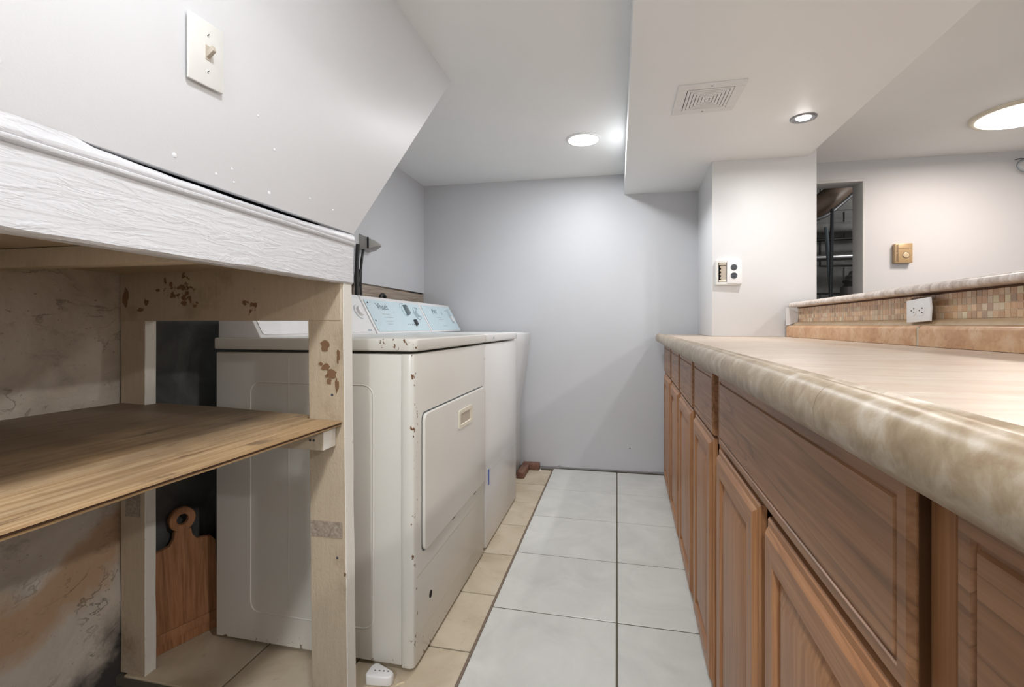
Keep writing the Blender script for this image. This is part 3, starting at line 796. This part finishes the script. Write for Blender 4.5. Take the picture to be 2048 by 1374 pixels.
# ================================================================== CABINETS (in the counter's own frame: x lateral, y along, z up)
LF = .226
def ringsurf(b, s0, s1, z0, z1, prof, mi_h=0, mi_v=0, fill=True):
    R = []
    for ins, h in prof:
        x = LF-h
        R.append([(x, s0+ins, z0+ins), (x, s1-ins, z0+ins), (x, s1-ins, z1-ins), (x, s0+ins, z1-ins)])
    o = len(b.v)
    for r in R: b.v += r
    for k in range(len(R)-1):
        for i in range(4):
            b.f.append((o+k*4+i, o+k*4+(i+1) % 4, o+(k+1)*4+(i+1) % 4, o+(k+1)*4+i)); b.mi.append(mi_h if i in (0, 2) else mi_v)
    if fill: b.f.append(tuple(o+(len(R)-1)*4+i for i in range(4))); b.mi.append(mi_v)
    b.f.append((o+3, o+2, o+1, o)); b.mi.append(mi_v)
def door(par, s0, s1, z0, z1):
    b = MB()
    ringsurf(b, s0, s1, z0, z1, [(0, .0005), (0, .009), (.003, .0122), (.011, .0135), (.015, .0175), (.019, .0205), (.056, .0205), (.0575, .0175), (.0582, .009)], 1, 0, fill=True)
    d = b.build('door', ['oak_v', 'oak_h'], par, smooth=28)
    BASE[d.name] = BASE[par.name]
    b = MB(); ringsurf(b, s0+.0585, s1-.0585, z0+.0585, z1-.0585, [(0, .006), (0, .010), (.007, .0105), (.010, .012), (.030, .0175), (.033, .0185)], 0, 0)
    b.build('panel', 'oak_v', d, smooth=28)
def drawer(par, s0, s1, z0, z1, loose=0):
    b = MB()
    ringsurf(b, s0, s1, z0, z1, [(0, .0005+loose), (0, .011), (.004, .016), (.016, .0165), (.0175, .0135), (.0205, .0135), (.0225, .0165)], 0, 0)
    if loose: b.box(LF-loose, s0+.12, z0+.04, LF-.0003, s1-.12, z1-.04)
    b.build('drawer_front', 'oak_d', par, smooth=25)
units = [
 (2.650, 3.290, [(2.690, 3.14)], [(2.680, 3.14)], 'oak base cabinet at the far end against the back wall'),
 (2.205, 2.650, [(2.245, 2.625)], [(2.230, 2.620)], 'narrow oak base cabinet second from the back wall'),
 (1.730, 2.205, [(1.775, 2.185)], [(1.762, 2.180)], 'oak base cabinet third from the back wall'),
 (1.300, 1.730, [(1.345, 1.705)], [(1.335, 1.705)], 'oak base cabinet fourth from the back wall, beside the wide one'),
 (.466, 1.300, [(.885, 1.268), (.455, .838)], [(.432, 1.250)], 'wide oak sink base cabinet with two doors under one long front'),
 (-.500, .436, [(-.04, .380), (-.48, -.06)], [(-.480, .379)], 'oak base cabinet nearest the camera below the counter edge'),
]
for (s0, s1, doors, drs, lab) in units:
    u = thing('base_cabinet', lab, 'cabinet', (.226, s0, 0), 'oak base cabinets in a row', cab=True)
    b = MB(); b.box(LF+.018, s0+.001, .001, .755, s1-.001, .902); b.build('carcass', 'oak_v', u)
    # face frame
    zr = .703 if len(doors) == 1 else .700
    for a in (s0+.0008, s1-.0308): 
        b = MB(); b.box(LF, a, .0015, LF+.018, a+.030, .902); b.build('stile', 'oak_v', u, bevel=.0008, seg=1)
    for (z0, z1) in ((.0015, .060), (zr-.012, zr+.018), (.870, .902)):
        b = MB(); b.box(LF+.0004, s0+.031, z0, LF+.018, s1-.031, z1); b.build('rail', 'oak_h', u, bevel=.0008, seg=1)
    wide = len(doors) > 1
    for (a, c) in doors: door(u, a, c, .040, .694 if wide else .702)
    for (a, c) in drs:
        if not wide: drawer(u, a, c, .712, .881)
        else: drawer(u, a, c, .708, .881, loose=.009)

# ---- countertop: top tiles and rounded edge tiles on one continuous worktop
ZT = .941; LE = .163; LB = .792
ct = thing('countertop', 'long beige travertine tile countertop with rounded front edge', 'countertop', (LE, -.5, .903), cab=True)
b = MB(); b.box(.2232, -.5, .9032, .80, 3.262, ZT-.0010); b.build('substrate', 'grout_w', ct)
prof = [(.205, .895), (.184, .895), (LE+.008, .898), (LE+.001, .908), (LE, .924), (LE+.003, .935), (LE+.009, .943), (LE+.018, .9475), (LE+.026, .9468), (LE+.035, .9415), (LE+.044, .9385), (LE+.053, .9390), (LE+.059, ZT+.0003), (LE+.060, ZT-.004), (.205, ZT-.006)]
joints = [-.43+.46*k for k in range(9)]
for k, s0 in enumerate(joints[:-1]):
    s1 = joints[k+1] if k < 7 else 3.262
    b = MB(); b.prism(prof, 1, s0+.0004, s1-.0004); b.build('edge_tile', 'counter_edge', ct, smooth=50)
    b = MB(); b.box(LE+.0605, s0+.0012, ZT-.007, LB, s1-.0012, ZT); b.build('counter_tile', 'counter', ct, bevel=.0006, seg=1)

# ---- raised bar: half wall, splash tiles, ledge, mosaic, bar top
SE = 2.752                                        # where the bar meets the pier
bw = thing('wall_bar', None, None, (.84, .0, 0), cab=True, kind='structure'); bw['label'] = 'half wall behind the counter carrying the raised bar'
LM = .848
b = MB(); b.box(LM, -1.2, 0, .985, SE, 1.090); b.build('half_wall', 'grout_l', bw)
cache = {}
for (s0, s1) in ((-1.2, .378), (.390, 1.582), (1.596, SE)):
    b = MB(); b.prism([(LB, ZT+.001), (LB, .988), (LB+.004, .996), (LB+.012, 1.000), (LM-.004, 1.000), (LM-.004, ZT+.001)], 1, s0, s1)
    b.build('splash_tile', 'splash', bw, smooth=50)
for s in (.384, 1.589):
    b = MB(); b.box(LB+.002, s-.006, ZT+.001, LM-.004, s+.006, .996); b.build('splash_grout', 'grout_g', bw)
b = MB(); b.prism([(LM-.028, 1.0005), (LM-.024, 1.010), (LM-.014, 1.0165), (LM+.001, 1.0185), (LM+.001, 1.0005)], 1, -1.2, SE)
b.build('ledge_strip', 'ledge', bw, smooth=50)
# mosaic: 18 mm squares, four rows
pit = .0183; rows = 4; z0 = 1.0190
OS0, OS1 = 1.485, 1.625                           # outlet bay
tiles = []; rs = random.Random(11)
for k in range(int((SE-.30)/pit)):
    s = SE-.010-(k+1)*pit
    for r in range(rows):
        tiles.append((s, z0+r*pit))
vis = [q for q in tiles if not (1.612 < q[0] < 1.672)]
vis.sort(key=lambda q: abs(q[0]-1.30))            # nearest visible first: frame edge is near s = 1.28
vis = [q for q in vis]
indiv = [q for q in vis if q[0] >= 1.20]
indiv.sort(key=lambda q: q[0]); rest = indiv[296:]+[q for q in vis if q[0] < 1.20]; indiv = indiv[:296]
mcache = {}
def pickm(): return rs.choice([0, 0, 1, 1, 2, 3, 3, 4, 4, 5, 6, 7, 7]) if rs.random() > .02 else 8
for (s, z) in indiv:
    i = pickm()
    if i not in mcache:
        b = MB(); b.box(0, 0, 0, .0036, pit-.0021, pit-.0021); o = b.build('mosaic_tile', 'mos%d' % i, bw, base=(0, 0, 0)); mcache[i] = o.data
    else:
        o = bpy.data.objects.new('mosaic_tile', mcache[i]); C.objects.link(o); o.parent = bw
    o.location = (LM-.0013-.84+rs.uniform(-.0003, .0003), s, z)
b = MB()
for (s, z) in rest:
    b.box(LM-.0013, s, z, LM+.0005, s+pit-.0021, z+pit-.0021, pickm())
b.build('mosaic_tiles', ['mos%d' % i for i in range(9)], bw)['kind'] = 'stuff'
# glue line beneath bar top, ragged
b = MB(); rings = []
for k in range(121):
    s = -1.2+(SE+1.2)*k/120; j = .0025*noise.noise(Vector((s*16, 2, 0)))
    rings.append([(LM-.004, s, 1.0885-max(0, j)), (LM+.001, s, 1.0885-max(0, j)), (LM+.001, s, 1.0945), (LM-.004, s, 1.0945)])
b.loft(rings); b.build('adhesive_line', 'glue', bw)
b = MB(); rings = []
for k in range(121):
    s = -1.2+(SE+1.2-.003)*k/120; j = .0012*noise.noise(Vector((s*22, 9, 0)))
    pr = [(1.10, 1.0940), (.822, 1.0940), (.808, 1.0935+j), (.802, 1.0965+j), (.800, 1.102), (.802, 1.110), (.807, 1.1155), (.815, 1.118), (1.092, 1.118), (1.098, 1.115), (1.10, 1.110)]
    rings.append([(x, s, z) for x, z in pr])
b.loft(rings); b.build('bar_top', 'bartop', bw, smooth=50)['label'] = 'mottled stone bar top'
# plaster end fillet at the pier
b = MB(); b.prism([(LB-.002, 1.001), (LB+.010, 1.003), (LM-.006, 1.020), (LM-.002, 1.045), (LM-.006, 1.070), (LB+.010, 1.091), (LB-.002, 1.093)], 1, SE-.010, SE)
b.build('end_fillet', 'pier', bw)
# outlet lying in the mosaic
ob = thing('bar_outlet', 'white duplex outlet set sideways into the mosaic strip', 'outlet', (.80, 1.56, 1.001), cab=True)
b = MB(); b.prism([(1.5690, 1.0125), (1.6810, 1.0075), (1.6820, 1.0745), (1.5700, 1.0800), (1.5655, 1.05), (1.5680, 1.03)], 0, LM-.037, LM-.0295)
b.build('cover_plate', 'white', ob, bevel=.002)
b = MB(); b.box(LM-.0295, 1.632, 1.0195, LM+.001, 1.671, 1.082); b.build('outlet_body', 'glue', ob)
for c in (1.605, 1.645):
    b = MB(); b.lathe([(.0155, 0), (.0155, -.0016), (.0005, -.0016)], (LM-.037, c, 1.0435), axis=0, n=20); o = b.build('socket', 'white', ob, smooth=40); BASE[o.name] = BASE[ob.name]
    for (dy, dz) in ((-.006, .006), (-.006, -.006), (.007, 0)):
        b = MB(); b.box(LM-.0394, c+dy-.0018, 1.0435+dz-.0018, LM-.0384, c+dy+.0018, 1.0435+dz+.0018); b.build('slot', 'knob_d', o)

# ================================================================== OUTLET BOX ON PIER
YP = 2.7575
po = thing('wall_outlet_box', 'white double outlet box on the pier, left half open', 'outlet', (.585, YP, 1.283))
def yp(x): return 2.757+(x-.505)*.0348
b = MB(); fr0 = rrect(.521, .650, 1.219, 1.349, .006)
b.box(.521, YP-.026, 1.219, .5325, YP+.004, 1.349); b.box(.5745, YP-.026, 1.219, .650, YP+.004, 1.349); b.box(.5325, YP-.026, 1.219, .5745, YP+.004, 1.233); b.box(.5325, YP-.026, 1.337, .5745, YP+.004, 1.349)
b.build('box', 'ivory', po, bevel=.001, seg=1)
b = MB(); b.box(.5325, YP-.004, 1.233, .5745, YP+.0035, 1.337); b.build('open_bay', 'dark', po)
b = MB(); b.box(.5365, YP-.022, 1.325, .572, YP-.012, 1.335); b.box(.5365, YP-.022, 1.235, .572, YP-.012, 1.246); b.build('device_ears', 'cream', po, bevel=.001)
b = MB(); pts = []
for k in range(19):
    z = 1.247+k*.0042; pts.append((.545+.004*math.cos(k*1.35), z))
b.prism(pts+[(.572, 1.3226), (.572, 1.247)], 1, YP-.018, YP-.006); b.build('device_body', 'tanplastic', po)
b = MB(); b.prism(rrect(.5765, .649, 1.2245, 1.345, .004), 1, YP-.029, YP-.0255); b.build('cover_plate', 'white', po, bevel=.0012)
for z in (1.3105, 1.2665):
    b = MB(); b.lathe([(.0165, .0003), (.0165, -.0016), (.0005, -.0016)], (.609, YP-.029, z), axis=1, n=24); o = b.build('socket', 'knob_d', po, smooth=40); BASE[o.name] = BASE[po.name]
    for (dx, dz) in ((-.006, .004), (.006, .004), (0, -.007)):
        b = MB(); b.box(.609+dx-.0014, YP-.0312, z+dz-.003, .609+dx+.0014, YP-.0304, z+dz+.003); b.build('slot', 'dark', o)

# ================================================================== THERMOSTAT, WIRES
yt = yw(1.70)
tt = thing('thermostat', 'gold tan wall thermostat with round dial on the pinkish wall', 'thermostat', (1.702, yt, 1.44))
b = MB(); b.box(1.657, yt-.034, 1.381, 1.750, yt+.003, 1.500); b.build('housing', 'gold', tt, bevel=.004, seg=2)
for (z0, z1) in ((1.390, 1.438), (1.444, 1.492)):
    b = MB(); b.box(1.664, yt-.0352, z0, 1.669, yt-.0335, z1); b.build('slot', 'gold_d', tt)
b = MB(); b.box(1.674, yt-.0348, 1.470, 1.744, yt-.0336, 1.4725); b.build('seam', 'gold_d', tt)
b = MB(); b.box(1.671, yt-.0348, 1.386, 1.673, yt-.0336, 1.495); b.build('seam', 'gold_d', tt)
b = MB(); b.lathe([(.0195, .001), (.0195, -.001), (.0003, -.001)], (1.714, yt-.0338, 1.428), axis=1, n=24); o = b.build('dial_ring', 'gold_d', tt, smooth=40)
b = MB(); b.lathe([(.0165, .001), (.0165, -.003), (.014, -.004), (.0003, -.004)], (1.714, yt-.0338, 1.428), axis=1, n=24); b.build('dial', 'gold_l', tt, smooth=40)
wr = thing('loose_wires', 'loose dark wires poking from the wall below the ceiling at right edge', 'wire', (2.285, yw(2.17), 1.95))
yv = yw(2.2)
b = MB(); b.tube(spline([(2.395, yv+.004, 1.985), (2.335, yv-.02, 1.975), (2.300, yv-.03, 1.975), (2.275, yv-.03, 1.970)]), .003, 6); b.build('stub', 'knob_d', wr, smooth=60)
b = MB(); b.tube(spline([(2.365, yv+.004, 1.99), (2.305, yv-.02, 1.965), (2.283, yv-.03, 1.935), (2.300, yv-.03, 1.905), (2.345, yv-.02, 1.893), (2.405, yv+.004, 1.90)]), .0025, 6); b.build('loop', 'knob_g', wr, smooth=60)
b = MB(); b.tube(spline([(2.375, yv+.004, 1.99), (2.315, yv-.02, 1.962), (2.292, yv-.032, 1.935), (2.307, yv-.032, 1.911), (2.345, yv-.02, 1.90), (2.405, yv+.004, 1.906)]), .0025, 6); b.build('loop', 'print_l', wr, smooth=60)

# ================================================================== UTILITY SPACE CONTENTS
b = MB(); b.tube([(1.0, 4.36, 1.545), (1.6, 4.36, 1.553), (2.5, 4.36, 1.566)], .026, 12)
tag(b.build('steel_pipe', 'steel', smooth=60), 'shiny horizontal steel pipe inside the dark utility opening', 'pipe')
b = MB(); b.tube([(1.0, 4.42, 1.80), (2.5, 4.42, 1.82)], .045, 12)
tag(b.build('wrapped_pipe', 'util', smooth=60), 'grey wrapped pipe high in the utility opening', 'pipe')
b = MB(); b.tube([(1.0, 4.40, 1.695), (2.5, 4.40, 1.725)], .012, 8)
tag(b.build('thin_pipe', 'black', smooth=60), 'thin dark pipe running level in the utility opening', 'pipe')
b = MB(); b.tube(spline([(1.20, 4.05, 1.80), (1.50, 4.05, 1.91), (1.68, 4.10, 2.05), (1.95, 4.10, 2.25)]), .085, 14)
tag(b.build('air_duct', 'duct', smooth=60), 'brown wrapped duct slanting across the top of the utility opening', 'duct')
b = MB(); b.tube(spline([(1.20, 3.92, 1.72), (1.48, 3.92, 1.80), (1.62, 3.95, 1.90), (1.75, 3.95, 2.02)]), .014, 8)
tag(b.build('curved_conduit', 'steel', smooth=60), 'thin curved conduit below the brown duct', 'conduit')
b = MB(); b.tube([(1.515, 3.84, 1.84), (1.500, 3.84, 1.0), (1.49, 3.84, -.01)], .012, 8)
tag(b.build('utility_pole', 'knob_d', smooth=60), 'upright dark pole at left inside the utility opening', 'pole')
b = MB(); b.tube([(1.535, 4.0, 1.74), (1.585, 4.0, 1.0), (1.65, 4.0, -.01)], .014, 8)
tag(b.build('utility_pole', 'knob_g', smooth=60), 'slanted dark pole crossing the utility opening', 'pole')
b = MB(); pts = []; rad = []
for k in range(61):
    t = k/60; a = math.pi*(1-t)*.75
    pts.append((1.93+.17*math.cos(a+.2), 4.12+.03*t, 1.17+.22*math.sin(a+.2))); rad.append(.095+(.008 if k % 4 < 2 else -.004))
b.tube([(1.78, 4.12, .0), (1.78, 4.12, .7)]+pts, [.095, .095]+rad, 16)
tag(b.build('flexible_duct', 'flex', smooth=60), 'ribbed grey flexible duct at the bottom of the utility opening', 'duct')

# ================================================================== CEILING FIXTURES
vt = thing('ceiling_vent', 'square white ceiling vent with nested louvres on the soffit', 'vent', (.345, 1.98, SZ))
vx0, vx1, vy0, vy1 = .224, .464, 1.858, 2.106
def rectring(b, x0, x1, y0, y1, w_, za, zb):
    b.box(x0, y0, za, x1, y0+w_, zb); b.box(x0, y1-w_, za, x1, y1, zb); b.box(x0, y0+w_, za, x0+w_, y1-w_, zb); b.box(x1-w_, y0+w_, za, x1, y1-w_, zb)
b = MB(); rectring(b, vx0, vx1, vy0, vy1, .036, SZ-.006, SZ+.001); b.build('frame', 'vent', vt, bevel=.0015, seg=1)
b = MB(); b.box(vx0+.034, vy0+.034, SZ-.0015, vx1-.034, vy1-.034, SZ+.001); b.build('backing', 'shadowgap', vt)
for k in range(6):
    i0 = .0385+k*.0125
    b = MB(); rectring(b, vx0+i0, vx1-i0, vy0+i0, vy1-i0, .0098, SZ-.0075, SZ-.001); b.build('louvre', 'vent', vt)
i0 = .0385+6*.0125
b = MB(); b.box(vx0+i0, vy0+i0, SZ-.0075, vx1-i0, vy1-i0, SZ-.001); b.build('louvre_centre', 'vent', vt)
for (x, y) in ((.344, vy0+.016), (.344, vy1-.016)):
    b = MB(); b.lathe([(.004, 0), (.003, -.0012), (.0003, -.0014)], (x, y, SZ-.006), n=10); b.build('screw', 'knob_g', vt)

def led(name, label, x, y, power, col, r=.082):
    t = thing(name, label, 'ceiling light', (x, y, ZC), 'flush round ceiling lights')
    b = MB(); b.lathe([(r+.014, .0005), (r+.013, -.003), (r+.004, -.006), (r, -.0055)], (x, y, ZC), n=40); b.build('trim_ring', 'white', t, smooth=40)
    b = MB(); b.lathe([(r, -.0055), (r*.9, -.0085), (r*.5, -.010), (.0005, -.0105)], (x, y, ZC), n=40); b.build('lens', 'led', t, smooth=60)
    arealight('lamp', (x, y, ZC-.012), r*1.9, power, col, t)
led('recessed_light', 'round white LED light in the ceiling over the laundry nook', -.182, 2.652, P_LED, COOL)
led('recessed_light', 'round LED light in the ceiling just above the camera', -.16, .35, P_AISLE, COOL)
led('recessed_light', 'unseen round LED fill light added behind the camera over the aisle', -.16, -1.4, P_FILL, COOL)  # added lamp out of view, raises the general bounce light
led('recessed_light', 'unseen round LED fill light added in the ceiling behind the bar', 1.75, -.3, P_FILL, NEUT)  # second added fill lamp, also out of view

st = thing('spot_downlight', 'small gunmetal spot downlight in the soffit', 'spotlight', (.781, 2.260, SZ), None)
c = (.781, 2.260, SZ)
b = MB(); b.lathe([(.052, .0005), (.052, -.003), (.049, -.006), (.044, -.0065), (.030, -.0015), (.028, -.0012)], c, n=40); b.build('trim_ring', 'gunmetal', st, smooth=50)
b = MB(); b.lathe([(.030, -.0012), (.026, -.005), (.015, -.007), (.0005, -.0075)], c, n=32); b.build('bulb', 'bulb', st, smooth=60)
arealight('lamp', (c[0], c[1], SZ-.010), .045, P_SPOT, NEUT, st, 170)

dm = thing('dome_light', 'wide flush dome ceiling light glowing above the bar', 'ceiling light', (1.915, 2.77, ZC))
c = (1.915, 2.77, ZC)
b = MB(); b.lathe([(.196, .0005), (.196, -.006), (.190, -.012), (.180, -.014), (.172, -.013)], c, n=56); b.build('base_ring', 'cream', dm, smooth=50)
b = MB(); b.lathe([(.172, -.012), (.165, -.018), (.135, -.030), (.085, -.039), (.03, -.043), (.0005, -.0435)], c, n=56); b.build('glass_dome', 'domeglass', dm, smooth=60)
arealight('lamp', (c[0], c[1], ZC-.05), .28, P_DOME, WARM, dm)

ub = thing('utility_fill_bulb', 'unseen bare bulb added to brighten the utility space', 'bulb', (2.2, 3.85, 2.28))  # added lamp, out of view, lifts the utility space
b = MB(); b.lathe([(.018, 0), (.018, -.05), (.03, -.075), (.034, -.10), (.024, -.125), (.0005, -.133)], (2.2, 3.85, 2.3), n=20); b.build('glass_bulb', 'domeglass', ub, smooth=60)
pl_ = bpy.data.lights.new('lamp', 'POINT'); pl_.energy = 6.0; pl_.color = NEUT; pl_.shadow_soft_size = .04
po_ = bpy.data.objects.new('lamp', pl_); C.objects.link(po_); po_.parent = ub; po_.location = (0, 0, -.17)
